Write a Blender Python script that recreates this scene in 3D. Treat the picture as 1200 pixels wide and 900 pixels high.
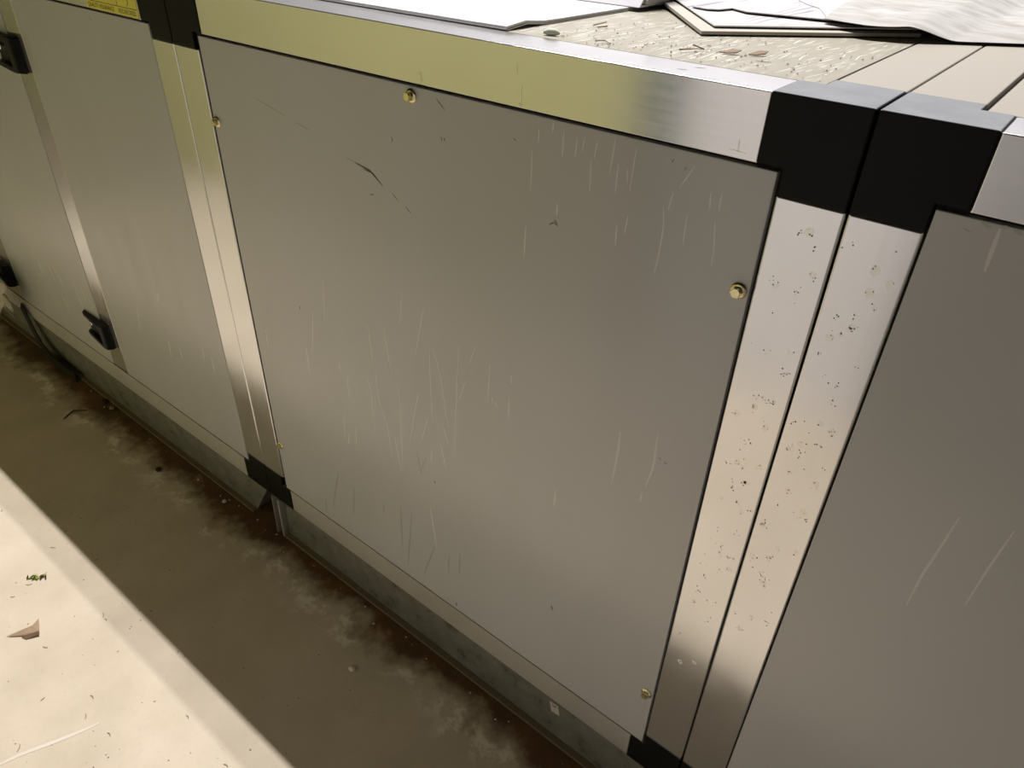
import bpy, bmesh, math, random
from mathutils import Vector, Matrix, noise

# ------------------------------------------------------------------ clear
for o in list(bpy.data.objects):
    bpy.data.objects.remove(o, do_unlink=True)
SC = bpy.context.scene
COL = SC.collection

# ------------------------------------------------------------------ camera, world, lamps, exposure
cam_data = bpy.data.cameras.new('camera')
cam_data.sensor_width = 36.0
cam_data.lens = 851.56 / 1200.0 * 36.0
cam_data.clip_start = 0.02
cam = bpy.data.objects.new('camera', cam_data)
COL.objects.link(cam)
right = Vector((0.77855, 0.626924, 0.028738))
down = Vector((0.373735, -0.426366, -0.823732))
fwd = Vector((-0.504164, 0.652058, -0.56625))
m = Matrix((right, -down, -fwd)).transposed().to_4x4()
m.translation = Vector((1.22985, -0.70598, 0.22094 + 1.21))
cam.matrix_world = m
SC.camera = cam

world = bpy.data.worlds.new('plant_room_air')
SC.world = world
world.use_nodes = True
world.node_tree.nodes['Background'].inputs[0].default_value = (0.9, 0.8, 0.2, 1)
world.node_tree.nodes['Background'].inputs[1].default_value = 0.012

def lamp(name, loc, size, power, color):
    l = bpy.data.lights.new(name, 'AREA')
    l.shape = 'RECTANGLE'
    l.size, l.size_y = size
    l.energy = power
    l.color = color
    o = bpy.data.objects.new(name, l)
    COL.objects.link(o)
    o.location = loc
    return o

LAMP_Z = 4.30
LAMP_COL = (1.0, 0.97, 0.97)
lamp('ceiling_tube', (-0.4, 0.2906 * (LAMP_Z - 1.28), LAMP_Z), (2.6, 0.030), 205, LAMP_COL)
lamp('ceiling_tube', (-0.4, 0.3371 * (LAMP_Z - 1.28), LAMP_Z), (2.6, 0.030), 74, LAMP_COL)

SC.view_settings.view_transform = 'Standard'
SC.view_settings.look = 'None'
SC.view_settings.exposure = 0.0
SC.view_settings.gamma = 1.0
SC.view_settings.use_curve_mapping = False

# ------------------------------------------------------------------ marks seen on the panels: (width, [(x, z), ...])
MARKS_PALE=[(0.0024,[(0.368,0.8),(0.369,0.762),(0.37,0.723)]),(0.0023,[(0.408,0.807),(0.418,0.72)]),(0.0023,[(0.515,0.821),(0.514,0.743),(0.516,0.657)]),(0.0022,[(0.524,0.817),(0.537,0.77),(0.553,0.667)]),(0.0022,[(0.579,0.843),(0.573,0.749),(0.565,0.613)]),(0.0021,[(0.613,0.855),(0.599,0.813)]),(0.0022,[(0.592,0.783),(0.58,0.741)]),(0.0021,[(0.642,0.835),(0.639,0.762)]),(0.0021,[(0.647,0.778),(0.649,0.765)]),(0.0021,[(0.655,0.772),(0.656,0.762)]),(0.002,[(0.683,0.835),(0.684,0.818)]),(0.0021,[(0.681,0.796),(0.681,0.753)]),(0.0024,[(0.484,0.71),(0.47,0.657),(0.454,0.577)]),(0.0024,[(0.506,0.674),(0.485,0.603)]),(0.0025,[(0.35,0.692),(0.359,0.65),(0.359,0.562)]),(0.0025,[(0.376,0.701),(0.378,0.645),(0.397,0.587),(0.402,0.518)]),(0.0025,[(0.435,0.716),(0.434,0.634),(0.43,0.507)]),(0.0026,[(0.413,0.58),(0.424,0.499)]),(0.0026,[(0.292,0.669),(0.292,0.606)]),(0.0027,[(0.266,0.556),(0.262,0.49)]),(0.0028,[(0.278,0.515),(0.268,0.477)]),(0.0027,[(0.301,0.542),(0.296,0.492)]),(0.0023,[(0.541,0.665),(0.552,0.629)]),(0.0024,[(0.532,0.628),(0.545,0.568)]),(0.0026,[(0.273,0.682),(0.273,0.658)]),(0.0025,[(0.511,0.598),(0.507,0.566)]),(0.0025,[(0.459,0.893),(0.449,0.831)]),(0.0025,[(0.506,0.883),(0.481,0.784)]),(0.0028,[(0.258,0.85),(0.245,0.762)]),(0.0029,[(0.213,0.768),(0.19,0.65)]),(0.003,[(0.175,0.673),(0.172,0.612)]),(0.0032,[(0.042,0.665),(0.037,0.616)]),(0.002,[(0.748,1.203),(0.748,1.169)]),(0.002,[(0.767,1.197),(0.766,1.173)]),(0.0019,[(0.777,1.199),(0.775,1.182)]),(0.0019,[(0.794,1.198),(0.792,1.178)]),(0.002,[(0.788,1.177),(0.79,1.138)]),(0.0019,[(0.817,1.205),(0.814,1.164)]),(0.0019,[(0.824,1.18),(0.824,1.146)]),(0.0019,[(0.844,1.201),(0.842,1.151)]),(0.0019,[(0.836,1.176),(0.838,1.16)]),(0.002,[(0.712,1.196),(0.713,1.181)]),(0.0021,[(0.704,1.169),(0.704,1.117)]),(0.002,[(0.733,1.207),(0.732,1.195)]),(0.0018,[(0.914,1.196),(0.901,1.17)]),(0.002,[(0.895,1.164),(0.892,1.143)]),(0.0021,[(0.886,1.145),(0.89,1.124),(0.889,1.085),(0.887,1.066)]),(0.002,[(0.915,1.145),(0.916,1.111)]),(0.002,[(0.937,1.174),(0.939,1.156)]),(0.0019,[(0.949,1.177),(0.949,1.157)]),(0.002,[(0.947,1.147),(0.952,1.117),(0.953,1.097)]),(0.0022,[(0.844,1.124),(0.842,1.101)]),(0.0022,[(0.831,1.11),(0.832,1.084)]),(0.0023,[(0.745,1.113),(0.746,1.097)]),(0.0024,[(0.699,1.073),(0.698,1.026)]),(0.0038,[(0.873,0.827),(0.874,0.793),(0.871,0.729)]),(0.0036,[(0.927,0.853),(0.929,0.794),(0.923,0.756)]),(0.0038,[(0.919,0.742),(0.919,0.725)]),(0.0043,[(0.778,0.665),(0.777,0.628)]),(0.002,[(0.499,0.453),(0.512,0.352)])]
MARKS_DARK=[(0.0033,[(0.374,1.081),(0.407,1.076),(0.432,1.059)]),(0.0018,[(0.39,1.075),(0.409,1.074),(0.42,1.069)]),(0.0015,[(0.546,1.202),(0.561,1.19)]),(0.0016,[(0.553,1.155),(0.555,1.149)]),(0.0016,[(0.558,1.155),(0.56,1.15)]),(0.0017,[(0.458,1.136),(0.459,1.128)]),(0.0016,[(0.452,1.053),(0.463,1.044)]),(0.0016,[(0.479,1.04),(0.482,1.036),(0.489,1.032)]),(0.0017,[(0.402,1.039),(0.41,1.04)]),(0.0021,[(0.174,0.767),(0.174,0.758)]),(0.0017,[(0.735,1.083),(0.742,1.088),(0.749,1.085)]),(0.0017,[(0.742,1.092),(0.748,1.087)]),(0.0013,[(0.934,0.815),(0.938,0.813)]),(0.0013,[(0.942,0.812),(0.947,0.81)]),(0.0011,[(0.89,1.199),(0.888,1.194)]),(0.0011,[(0.905,1.194),(0.904,1.19)]),(0.0012,[(0.674,1.177),(0.679,1.175)]),(0.0042,[(0.561,0.223),(0.563,0.214)]),(0.0036,[(0.789,0.398),(0.792,0.388)]),(0.0038,[(0.514,0.526),(0.516,0.521)])]
MARKS_FAINT=[(0.0042,[(0.223,0.38),(0.201,0.311),(0.183,0.248)]),(0.0041,[(0.272,0.367),(0.256,0.274)]),(0.0038,[(0.415,0.406),(0.411,0.281)]),(0.0039,[(0.447,0.403),(0.423,0.231)]),(0.0038,[(0.506,0.347),(0.471,0.24)]),(0.0035,[(0.473,0.576),(0.476,0.542),(0.483,0.519)]),(0.0034,[(0.497,0.574),(0.479,0.532)]),(0.0037,[(0.546,0.352),(0.542,0.293)]),(0.0036,[(0.575,0.378),(0.571,0.315)]),(0.0043,[(0.159,0.259),(0.155,0.216)]),(0.0039,[(0.362,0.373),(0.362,0.349)]),(0.0025,[(0.139,1.134),(0.177,1.127),(0.214,1.12)]),(0.0024,[(0.239,1.115),(0.272,1.109)]),(0.0023,[(0.355,1.084),(0.379,1.081)])]
MARKS_C_PALE=[(0.0029,[(1.262,0.918),(1.259,0.866),(1.256,0.824),(1.256,0.777)]),(0.0026,[(1.307,0.928),(1.304,0.866),(1.303,0.816)]),(0.0036,[(1.193,1.207),(1.194,1.186),(1.195,1.168)])]
MARKS_C_FAINT=[(0.0018,[(1.167,1.2),(1.174,1.198)]),(0.0029,[(1.178,1.209),(1.184,1.206),(1.187,1.207)]),(0.0028,[(1.194,1.209),(1.199,1.209)]),(0.0035,[(1.202,1.209),(1.21,1.206)])]
MARKS_A_PALE=[(0.0032,[(-0.553,0.499),(-0.581,0.411)]),(0.0031,[(-0.424,0.453),(-0.434,0.398)]),(0.003,[(-0.374,0.455),(-0.373,0.411)]),(0.0029,[(-0.254,0.498),(-0.259,0.459)]),(0.0029,[(-0.222,0.487),(-0.221,0.438)]),(0.0029,[(-0.411,0.591),(-0.422,0.558)])]
MARKS_A_FAINT=[(0.0066,[(-0.378,1.197),(-0.371,1.191)])]
MARKS_D_PALE=[(0.0032,[(-1.174,0.444),(-1.174,0.386)]),(0.0031,[(-1.106,0.458),(-1.087,0.394)]),(0.0031,[(-1.068,0.463),(-1.042,0.401)]),(0.0031,[(-1.04,0.444),(-1.031,0.398)]),(0.0032,[(-1.075,0.354),(-1.054,0.302)]),(0.003,[(-0.946,0.434),(-0.933,0.332)]),(0.003,[(-0.901,0.449),(-0.889,0.391)])]

# ------------------------------------------------------------------ materials
def mat(name, color, rough=0.5, metal=0.0, spec=0.5):
    mt = bpy.data.materials.new(name)
    mt.use_nodes = True
    b = mt.node_tree.nodes['Principled BSDF']
    b.inputs['Base Color'].default_value = (*color, 1)
    b.inputs['Roughness'].default_value = rough
    b.inputs['Metallic'].default_value = metal
    b.inputs['Specular IOR Level'].default_value = spec
    return mt

class NT:
    """small node helper"""
    def __init__(self, mt):
        self.t = mt.node_tree
        self.b = self.t.nodes['Principled BSDF']
    def new(self, kind, **kw):
        n = self.t.nodes.new(kind)
        for k, v in kw.items():
            setattr(n, k, v)
        return n
    def link(self, a, b):
        self.t.links.new(a, b)
    def geo(self):
        return self.new('ShaderNodeNewGeometry').outputs['Position']
    def scaled(self, vec, s):
        n = self.new('ShaderNodeVectorMath', operation='MULTIPLY')
        self.link(vec, n.inputs[0]); n.inputs[1].default_value = s
        return n.outputs[0]
    def noise(self, vec, scale, detail=4, rough=0.55):
        n = self.new('ShaderNodeTexNoise')
        n.inputs['Scale'].default_value = scale
        n.inputs['Detail'].default_value = detail
        n.inputs['Roughness'].default_value = rough
        self.link(vec, n.inputs['Vector'])
        return n.outputs['Fac']
    def ramp(self, fac, stops):
        n = self.new('ShaderNodeValToRGB')
        e = n.color_ramp.elements
        while len(e) < len(stops):
            e.new(0.5)
        for i, (p, c) in enumerate(stops):
            e[i].position = p
            e[i].color = (*c, 1) if len(c) == 3 else c
        self.link(fac, n.inputs[0])
        return n.outputs[0]
    def mix(self, fac, a, b, mode='MIX'):
        n = self.new('ShaderNodeMix', data_type='RGBA', blend_type=mode)
        for sock, v in ((n.inputs[0], fac), (n.inputs[6], a), (n.inputs[7], b)):
            if hasattr(v, 'default_value') and not isinstance(v, (float, int, tuple)):
                self.link(v, sock)
            elif isinstance(v, tuple):
                sock.default_value = (*v, 1)
            else:
                sock.default_value = v
        return n.outputs[2]
    def math(self, op, a, b=None, clamp=False):
        n = self.new('ShaderNodeMath', operation=op, use_clamp=clamp)
        for i, v in enumerate((a, b)):
            if v is None: continue
            if isinstance(v, (int, float)): n.inputs[i].default_value = v
            else: self.link(v, n.inputs[i])
        return n.outputs[0]
    def maprange(self, v, a, b, c=0.0, d=1.0, smooth=True):
        n = self.new('ShaderNodeMapRange', interpolation_type='SMOOTHSTEP' if smooth else 'LINEAR')
        self.link(v, n.inputs[0])
        for i, x in enumerate((a, b, c, d)):
            n.inputs[1 + i].default_value = x
        return n.outputs[0]
    def bump(self, h, strength, dist=0.002):
        n = self.new('ShaderNodeBump')
        n.inputs['Strength'].default_value = strength
        n.inputs['Distance'].default_value = dist
        self.link(h, n.inputs['Height'])
        self.link(n.outputs[0], self.b.inputs['Normal'])

PANEL = (0.58, 0.58, 0.585)
def panel_paint(name, col):
    mt = mat(name, col, 0.24, 0.0, 0.85)
    n = NT(mt); p = n.geo()
    f = n.noise(n.scaled(p, (1.0, 1.0, 0.5)), 2.2, 3)
    c = n.ramp(f, [(0.3, tuple(x * 0.95 for x in col)), (0.7, tuple(x * 1.05 for x in col))])
    g = n.noise(p, 900, 2)
    c2 = n.mix(0.05, c, n.ramp(g, [(0.3, (0.3,)*3), (0.7, (0.6,)*3)]))
    n.link(c2, n.b.inputs['Base Color'])
    n.link(n.maprange(n.noise(n.scaled(p, (6, 6, 1.2)), 3.0, 4), 0.3, 0.7, 0.20, 0.27), n.b.inputs['Roughness'])
    return mt
M_panel = panel_paint('grey_painted_sheet', PANEL)
M_drip = mat('dried_pale_drip', (0.75, 0.74, 0.71), 0.28, 0.0, 0.85)
M_scuff = mat('dark_scuff', (0.11, 0.10, 0.08), 0.4)
M_railmark = mat('dull_rail_scratch', (0.74, 0.71, 0.63), 0.3, 0.92)
M_smear = mat('grey_smear', (0.46, 0.445, 0.41), 0.25, 0.0, 0.85)

def aluminium(name, axis, base=(0.86, 0.86, 0.87), r0=0.13, r1=0.20, metal=0.88):
    mt = mat(name, base, 0.3, metal)
    n = NT(mt); p = n.geo()
    s = {'x': (2.0, 160, 160), 'z': (160, 160, 2.0), 'y': (160, 2.0, 160)}[axis]
    f = n.noise(n.scaled(p, s), 1.0, 3)
    cl = n.noise(p, 14, 5, 0.65)
    c = n.mix(0.25, base, n.ramp(cl, [(0.3, tuple(x * 0.88 for x in base)), (0.65, tuple(min(1, x * 1.06) for x in base))]))
    n.link(c, n.b.inputs['Base Color'])
    n.link(n.maprange(n.math('ADD', n.math('MULTIPLY', f, 0.4), n.math('MULTIPLY', cl, 0.6)), 0.3, 0.7, r0, r1), n.b.inputs['Roughness'])
    n.bump(f, 0.03, 0.0002)
    return mt
M_alu_x = aluminium('aluminium_rail', 'x')
M_alu_dull = aluminium('dull_bottom_rail', 'x', (0.80, 0.79, 0.76), 0.3, 0.4, 0.62)
M_alu_z = aluminium('aluminium_post', 'z')
M_alu_y = aluminium('aluminium_side_rail', 'y')
M_pit_halo = mat('pale_corrosion_bloom', (0.95, 0.92, 0.87), 0.32, 0.8)
M_pit = mat('dark_corrosion_pit', (0.32, 0.29, 0.25), 0.55, 0.5)

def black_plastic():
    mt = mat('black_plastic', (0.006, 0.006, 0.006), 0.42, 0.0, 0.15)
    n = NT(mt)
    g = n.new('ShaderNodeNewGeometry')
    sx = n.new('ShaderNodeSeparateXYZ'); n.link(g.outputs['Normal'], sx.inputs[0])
    up = n.maprange(sx.outputs[2], 0.75, 0.97)                  # level faces painted grey in place of the bright overhead light on them
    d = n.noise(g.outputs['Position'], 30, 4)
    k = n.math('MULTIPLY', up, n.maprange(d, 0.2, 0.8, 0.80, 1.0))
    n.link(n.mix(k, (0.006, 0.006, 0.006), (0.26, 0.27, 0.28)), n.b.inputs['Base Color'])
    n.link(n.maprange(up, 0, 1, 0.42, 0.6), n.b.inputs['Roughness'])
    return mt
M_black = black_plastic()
M_rubber = mat('black_gasket', (0.012, 0.011, 0.010), 0.7)
M_gasket = mat('brown_black_gasket', (0.05, 0.04, 0.028), 0.7)
M_handle = mat('black_handle_plastic', (0.010, 0.0095, 0.009), 0.45, 0.0, 0.25)
M_chrome = mat('bright_steel', (0.75, 0.74, 0.70), 0.25, 1.0)
M_brass = mat('yellow_zinc_steel', (0.80, 0.72, 0.42), 0.27, 1.0)
M_yellow = mat('yellow_vinyl', (0.95, 0.86, 0.14), 0.4)
M_ink = mat('black_ink', (0.03, 0.028, 0.02), 0.5)

def plinth_mat():
    mt = mat('galvanised_channel', (0.2, 0.2, 0.18), 0.5, 0.25)
    n = NT(mt); p = n.geo()
    v = n.noise(p, 22, 5, 0.7)
    c = n.ramp(v, [(0.28, (0.05, 0.045, 0.032)), (0.42, (0.21, 0.21, 0.175)), (0.60, (0.26, 0.26, 0.225)), (0.75, (0.35, 0.345, 0.31))])
    n.link(c, n.b.inputs['Base Color'])
    n.bump(v, 0.2, 0.002)
    return mt
M_plinth = plinth_mat()
M_lip = mat('rusty_channel_lip', (0.22, 0.17, 0.11), 0.6, 0.2)
M_fin = mat('grey_end_plate', (0.42, 0.41, 0.37), 0.5, 0.2)

def top_mat():
    mt = mat('dusty_beige_top', (0.30, 0.275, 0.225), 0.55)
    n = NT(mt); p = n.geo()
    a = n.noise(n.scaled(p, (26, 3.5, 10)), 6.0, 4, 0.6)
    c = n.ramp(a, [(0.30, (0.27, 0.247, 0.190)), (0.55, (0.30, 0.277, 0.218)), (0.66, (0.42, 0.395, 0.32))])
    b = n.noise(p, 5, 4)
    c = n.mix(n.maprange(b, 0.4, 0.62), c, (0.305, 0.28, 0.222))
    n.link(c, n.b.inputs['Base Color'])
    n.bump(a, 0.15, 0.001)
    return mt
M_top = top_mat()
M_top_plain = mat('dusty_beige_top_plain', (0.345, 0.318, 0.265), 0.55)
M_plaster = mat('white_plaster_smear', (0.68, 0.66, 0.60), 0.8)

def paper(name, col, sx, sy, amount, tint=(0.55, 0.55, 0.6)):
    mt = mat(name, col, 0.75, 0, 0.2)
    n = NT(mt)
    tc = n.new('ShaderNodeTexCoord').outputs['Object']
    w = n.new('ShaderNodeTexNoise'); w.inputs['Scale'].default_value = 1.0; w.inputs['Detail'].default_value = 2
    n.link(n.scaled(tc, (sx, sy, 1)), w.inputs['Vector'])
    k = n.maprange(w.outputs['Fac'], 0.60, 0.68, 0, amount)
    n.link(n.mix(k, col, tint), n.b.inputs['Base Color'])
    return mt
M_paper = paper('white_paper', (0.56, 0.55, 0.565), 6, 120, 0.25)
M_paper2 = paper('white_paper_printed', (0.47, 0.455, 0.45), 110, 5, 0.8, (0.22, 0.22, 0.27))
M_paper_edge = mat('grey_page_edges', (0.85, 0.85, 0.84), 0.8)
M_cream = mat('cream_card', (0.42, 0.395, 0.34), 0.7)
M_binder = mat('white_binder_cover', (0.60, 0.585, 0.615), 0.45)

def film():
    mt = mat('crumpled_offwhite_sheet', (0.62, 0.60, 0.56), 0.45)
    n = NT(mt); p = n.geo()
    f = n.noise(n.scaled(p, (8, 40, 20)), 1.0, 4, 0.6)
    n.link(n.ramp(f, [(0.35, (0.33, 0.31, 0.27)), (0.5, (0.40, 0.385, 0.36)), (0.65, (0.48, 0.47, 0.455))]), n.b.inputs['Base Color'])
    n.bump(f, 0.5, 0.003)
    return mt
M_film = film()

def floor_mat():
    mt = mat('stained_concrete', (0.6, 0.52, 0.42), 0.6, 0.0, 0.25)
    n = NT(mt); p = n.geo()
    sp = n.new('ShaderNodeSeparateXYZ'); n.link(p, sp.inputs[0])
    x, y = sp.outputs[0], sp.outputs[1]
    base = n.ramp(n.noise(p, 5.0, 6, 0.6), [(0.3, (0.57, 0.485, 0.365)), (0.5, (0.64, 0.55, 0.42)), (0.7, (0.70, 0.60, 0.465))])
    fine = n.noise(p, 70, 4, 0.7)
    base = n.mix(n.maprange(fine, 0.52, 0.75, 0, 0.30), base, (0.50, 0.44, 0.33))
    # wandering distance from the plinth
    w1 = n.noise(p, 5.5, 3, 0.5); w2 = n.noise(p, 28, 4, 0.65)
    d = n.math('SUBTRACT', 0.0, y)
    d = n.math('ADD', d, n.math('MULTIPLY', n.math('SUBTRACT', w1, 0.5), 0.17))
    d = n.math('ADD', d, n.math('MULTIPLY', n.math('SUBTRACT', w2, 0.5), 0.07))
    # brown damp zone, pale lime fringe, rust next to the channel
    damp = n.maprange(d, 0.07, 0.10, 1, 0)
    c = n.mix(n.math('MULTIPLY', damp, 0.6), base, n.ramp(w2, [(0.3, (0.20, 0.12, 0.06)), (0.7, (0.42, 0.32, 0.21))]))
    fr = n.math('MULTIPLY', n.maprange(d, 0.082, 0.10), n.maprange(d, 0.105, 0.145, 1, 0))
    fr = n.math('MULTIPLY', fr, n.maprange(n.noise(p, 9, 5, 0.75), 0.49, 0.57))
    c = n.mix(n.math('MULTIPLY', fr, 0.62), c, (0.98, 0.92, 0.82))
    rust = n.maprange(d, 0.03, 0.075, 1, 0)
    c = n.mix(n.math('MULTIPLY', rust, 0.88), c, n.ramp(n.noise(p, 17, 4), [(0.3, (0.06, 0.022, 0.003)), (0.7, (0.17, 0.07, 0.012))]))
    # both aisle ends darkened in colour, painted shade that dims what the panels mirror
    ends = n.math('MAXIMUM', n.maprange(x, 1.20, 1.55, 0, 1), n.maprange(x, -2.3, -3.2, 0, 1))
    c = n.mix(n.math('MULTIPLY', ends, 0.8), c, (0.20, 0.165, 0.11))
    n.link(c, n.b.inputs['Base Color'])
    n.link(n.maprange(rust, 0, 1, 0.62, 0.4), n.b.inputs['Roughness'])
    n.bump(n.noise(p, 45, 5, 0.6), 0.15, 0.003)
    return mt
M_floor = floor_mat()
M_ridge = mat('pale_trowel_ridge', (0.74, 0.66, 0.56), 0.6)
def plaster(name, col):
    mt = mat(name, col, 0.85, 0, 0.2)
    n = NT(mt); p = n.geo()
    n.link(n.ramp(n.noise(p, 2.5, 5), [(0.3, tuple(c * 0.93 for c in col)), (0.7, tuple(min(1, c * 1.05) for c in col))]), n.b.inputs['Base Color'])
    return mt
M_olive = plaster('olive_wall_paint', (0.43, 0.41, 0.175))
M_greywall = plaster('grey_wall_paint', (0.34, 0.325, 0.31))
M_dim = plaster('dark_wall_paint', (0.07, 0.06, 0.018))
M_backwall = plaster('pale_wall_paint', (0.66, 0.66, 0.68))
M_steelblue = plaster('blue_grey_paint', (0.10, 0.12, 0.12))
M_white = plaster('off_white_wall_paint', (0.72, 0.69, 0.66))
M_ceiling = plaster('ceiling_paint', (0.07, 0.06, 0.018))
M_stone = mat('white_pebble', (0.80, 0.75, 0.66), 0.7)
M_twig = mat('dark_twig', (0.035, 0.025, 0.015), 0.8)
M_bark = mat('brown_bark', (0.25, 0.18, 0.12), 0.8)
M_leaf_brown = mat('dry_brown_leaf', (0.42, 0.29, 0.19), 0.8)
M_leaf_dark = mat('dry_leaf_underside', (0.17, 0.10, 0.06), 0.8)
M_green = mat('fresh_green_leaf', (0.24, 0.32, 0.04), 0.6)
M_crumb = mat('brown_crumb', (0.28, 0.20, 0.12), 0.8)
M_paleshaving = mat('pale_shaving', (0.55, 0.50, 0.38), 0.7)
M_blob = mat('pale_green_putty', (0.52, 0.56, 0.44), 0.7)
M_tag = mat('white_paper_tag', (0.62, 0.60, 0.54), 0.7)

# ------------------------------------------------------------------ mesh helpers
class MB:
    def __init__(self):
        self.v, self.f, self.m = [], [], []
        self.bev = 0.0
    def poly(self, pts, mi=0):
        k = len(self.v); self.v += [tuple(p) for p in pts]
        self.f.append(tuple(range(k, k + len(pts)))); self.m.append(mi)
        return self
    def prism(self, base, vec, mi=0):
        """closed prism: polygon 'base' swept by vec"""
        k = len(self.v); n = len(base); vec = Vector(vec)
        self.v += [tuple(p) for p in base] + [tuple(Vector(p) + vec) for p in base]
        self.f.append(tuple(range(k + n - 1, k - 1, -1))); self.f.append(tuple(range(k + n, k + 2 * n)))
        for i in range(n):
            j = (i + 1) % n
            self.f.append((k + i, k + j, k + n + j, k + n + i))
        self.m += [mi] * (n + 2)
        return self
    def box(self, x0, x1, y0, y1, z0, z1, mi=0):
        return self.prism([(x0, y0, z0), (x1, y0, z0), (x1, y1, z0), (x0, y1, z0)], (0, 0, z1 - z0), mi)
    def ribbon(self, pts, width, place, mi=0, taper=True):
        """tapered streak along 2-D pts, place(u, v) -> 3-D point"""
        P = [Vector(p) for p in pts]
        L = [0.0]
        for a, b in zip(P, P[1:]): L.append(L[-1] + (b - a).length)
        left, rgt = [], []
        N = max(4, 3 * (len(P) - 1) + 1)
        for i in range(N):
            s = L[-1] * i / (N - 1)
            j = max(k for k in range(len(P) - 1) if L[k] <= s + 1e-9)
            t = (s - L[j]) / max(1e-9, L[j + 1] - L[j])
            q = P[j].lerp(P[j + 1], t); d = (P[j + 1] - P[j]).normalized(); nn = Vector((-d.y, d.x))
            w = width * 0.5 * (max(0.12, math.sin(math.pi * (0.06 + 0.88 * i / (N - 1))) ** 0.6) if taper else 1)
            left.append(place(*(q + nn * w))); rgt.append(place(*(q - nn * w)))
        for i in range(N - 1):
            self.poly([left[i], left[i + 1], rgt[i + 1], rgt[i]], mi)
        return self
    def tube(self, pts, rad, seg=8, mi=0):
        P = [Vector(p) for p in pts]; k = len(self.v)
        for i, p in enumerate(P):
            d = (P[min(i + 1, len(P) - 1)] - P[max(i - 1, 0)]).normalized()
            a = d.orthogonal().normalized(); b = d.cross(a)
            r = rad[i] if isinstance(rad, (list, tuple)) else rad
            for s in range(seg):
                t = 2 * math.pi * s / seg
                self.v.append(tuple(p + a * r * math.cos(t) + b * r * math.sin(t)))
        for i in range(len(P) - 1):
            for s in range(seg):
                s2 = (s + 1) % seg
                self.f.append((k + i * seg + s, k + i * seg + s2, k + (i + 1) * seg + s2, k + (i + 1) * seg + s)); self.m.append(mi)
        self.f.append(tuple(k + s for s in range(seg))[::-1]); self.m.append(mi)
        e = k + (len(P) - 1) * seg
        self.f.append(tuple(e + s for s in range(seg))); self.m.append(mi)
        return self
    def lathe_y(self, c, prof, seg=24, mi=0):
        """profile [(radius, y offset)] revolved about the y axis through c"""
        k = len(self.v); c = Vector(c)
        for r, y in prof:
            for s in range(seg):
                t = 2 * math.pi * s / seg
                self.v.append(tuple(c + Vector((r * math.cos(t), y, r * math.sin(t)))))
        for i in range(len(prof) - 1):
            for s in range(seg):
                s2 = (s + 1) % seg
                self.f.append((k + i * seg + s, k + i * seg + s2, k + (i + 1) * seg + s2, k + (i + 1) * seg + s)); self.m.append(mi)
        self.f.append(tuple(k + (len(prof) - 1) * seg + s for s in range(seg))); self.m.append(mi)
        return self

def wpos(o):
    p = Vector(o.location)
    while o.parent:
        o = o.parent; p += Vector(o.location)
    return p

def obj(name, mb, mats, parent=None, bevel=0.0, smooth=False, label=None, seg=2):
    me = bpy.data.meshes.new(name)
    me.from_pydata([tuple(v) for v in mb.v], [], mb.f)
    for mt in (mats if isinstance(mats, (list, tuple)) else [mats]):
        me.materials.append(mt)
    me.polygons.foreach_set('material_index', mb.m)
    bm = bmesh.new(); bm.from_mesh(me)
    closed = [f for f in bm.faces]
    bmesh.ops.recalc_face_normals(bm, faces=closed)
    if bevel:
        es = [e for e in bm.edges if len(e.link_faces) == 2 and e.calc_face_angle(0) > 0.5]
        bmesh.ops.bevel(bm, geom=es, offset=bevel, segments=seg, profile=0.6, affect='EDGES', clamp_overlap=True)
    bm.to_mesh(me); bm.free()
    if smooth:
        for p in me.polygons: p.use_smooth = True
        me.set_sharp_from_angle(angle=math.radians(60 if bevel else 38))
    xs = [v.co for v in me.vertices]
    lo = Vector((min(v.x for v in xs), min(v.y for v in xs), min(v.z for v in xs)))
    hi = Vector((max(v.x for v in xs), max(v.y for v in xs), max(v.z for v in xs)))
    org = Vector(((lo.x + hi.x) / 2, (lo.y + hi.y) / 2, lo.z))
    me.transform(Matrix.Translation(-org))
    o = bpy.data.objects.new(name, me); COL.objects.link(o)
    if parent:
        o.parent = parent; o.location = org - wpos(parent)
    else:
        o.location = org
    if label: o['label'] = label
    if bevel and smooth:
        w = o.modifiers.new('flat_faces', 'WEIGHTED_NORMAL'); w.mode = 'FACE_AREA'; w.weight = 100; w.keep_sharp = True
    return o

def tag(o, label, cat, group=None, kind=None):
    o['label'] = label; o['category'] = cat
    if group: o['group'] = group
    if kind: o['kind'] = kind
    return o

def empty(name, loc, label, cat, group=None):
    o = bpy.data.objects.new(name, None); COL.objects.link(o)
    o.location = loc; o.empty_display_size = 0.1
    return tag(o, label, cat, group)

def struct(name, mb, mats, label, cat, **k):
    return tag(obj(name, mb, mats, **k), label, cat, kind='structure')

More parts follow.
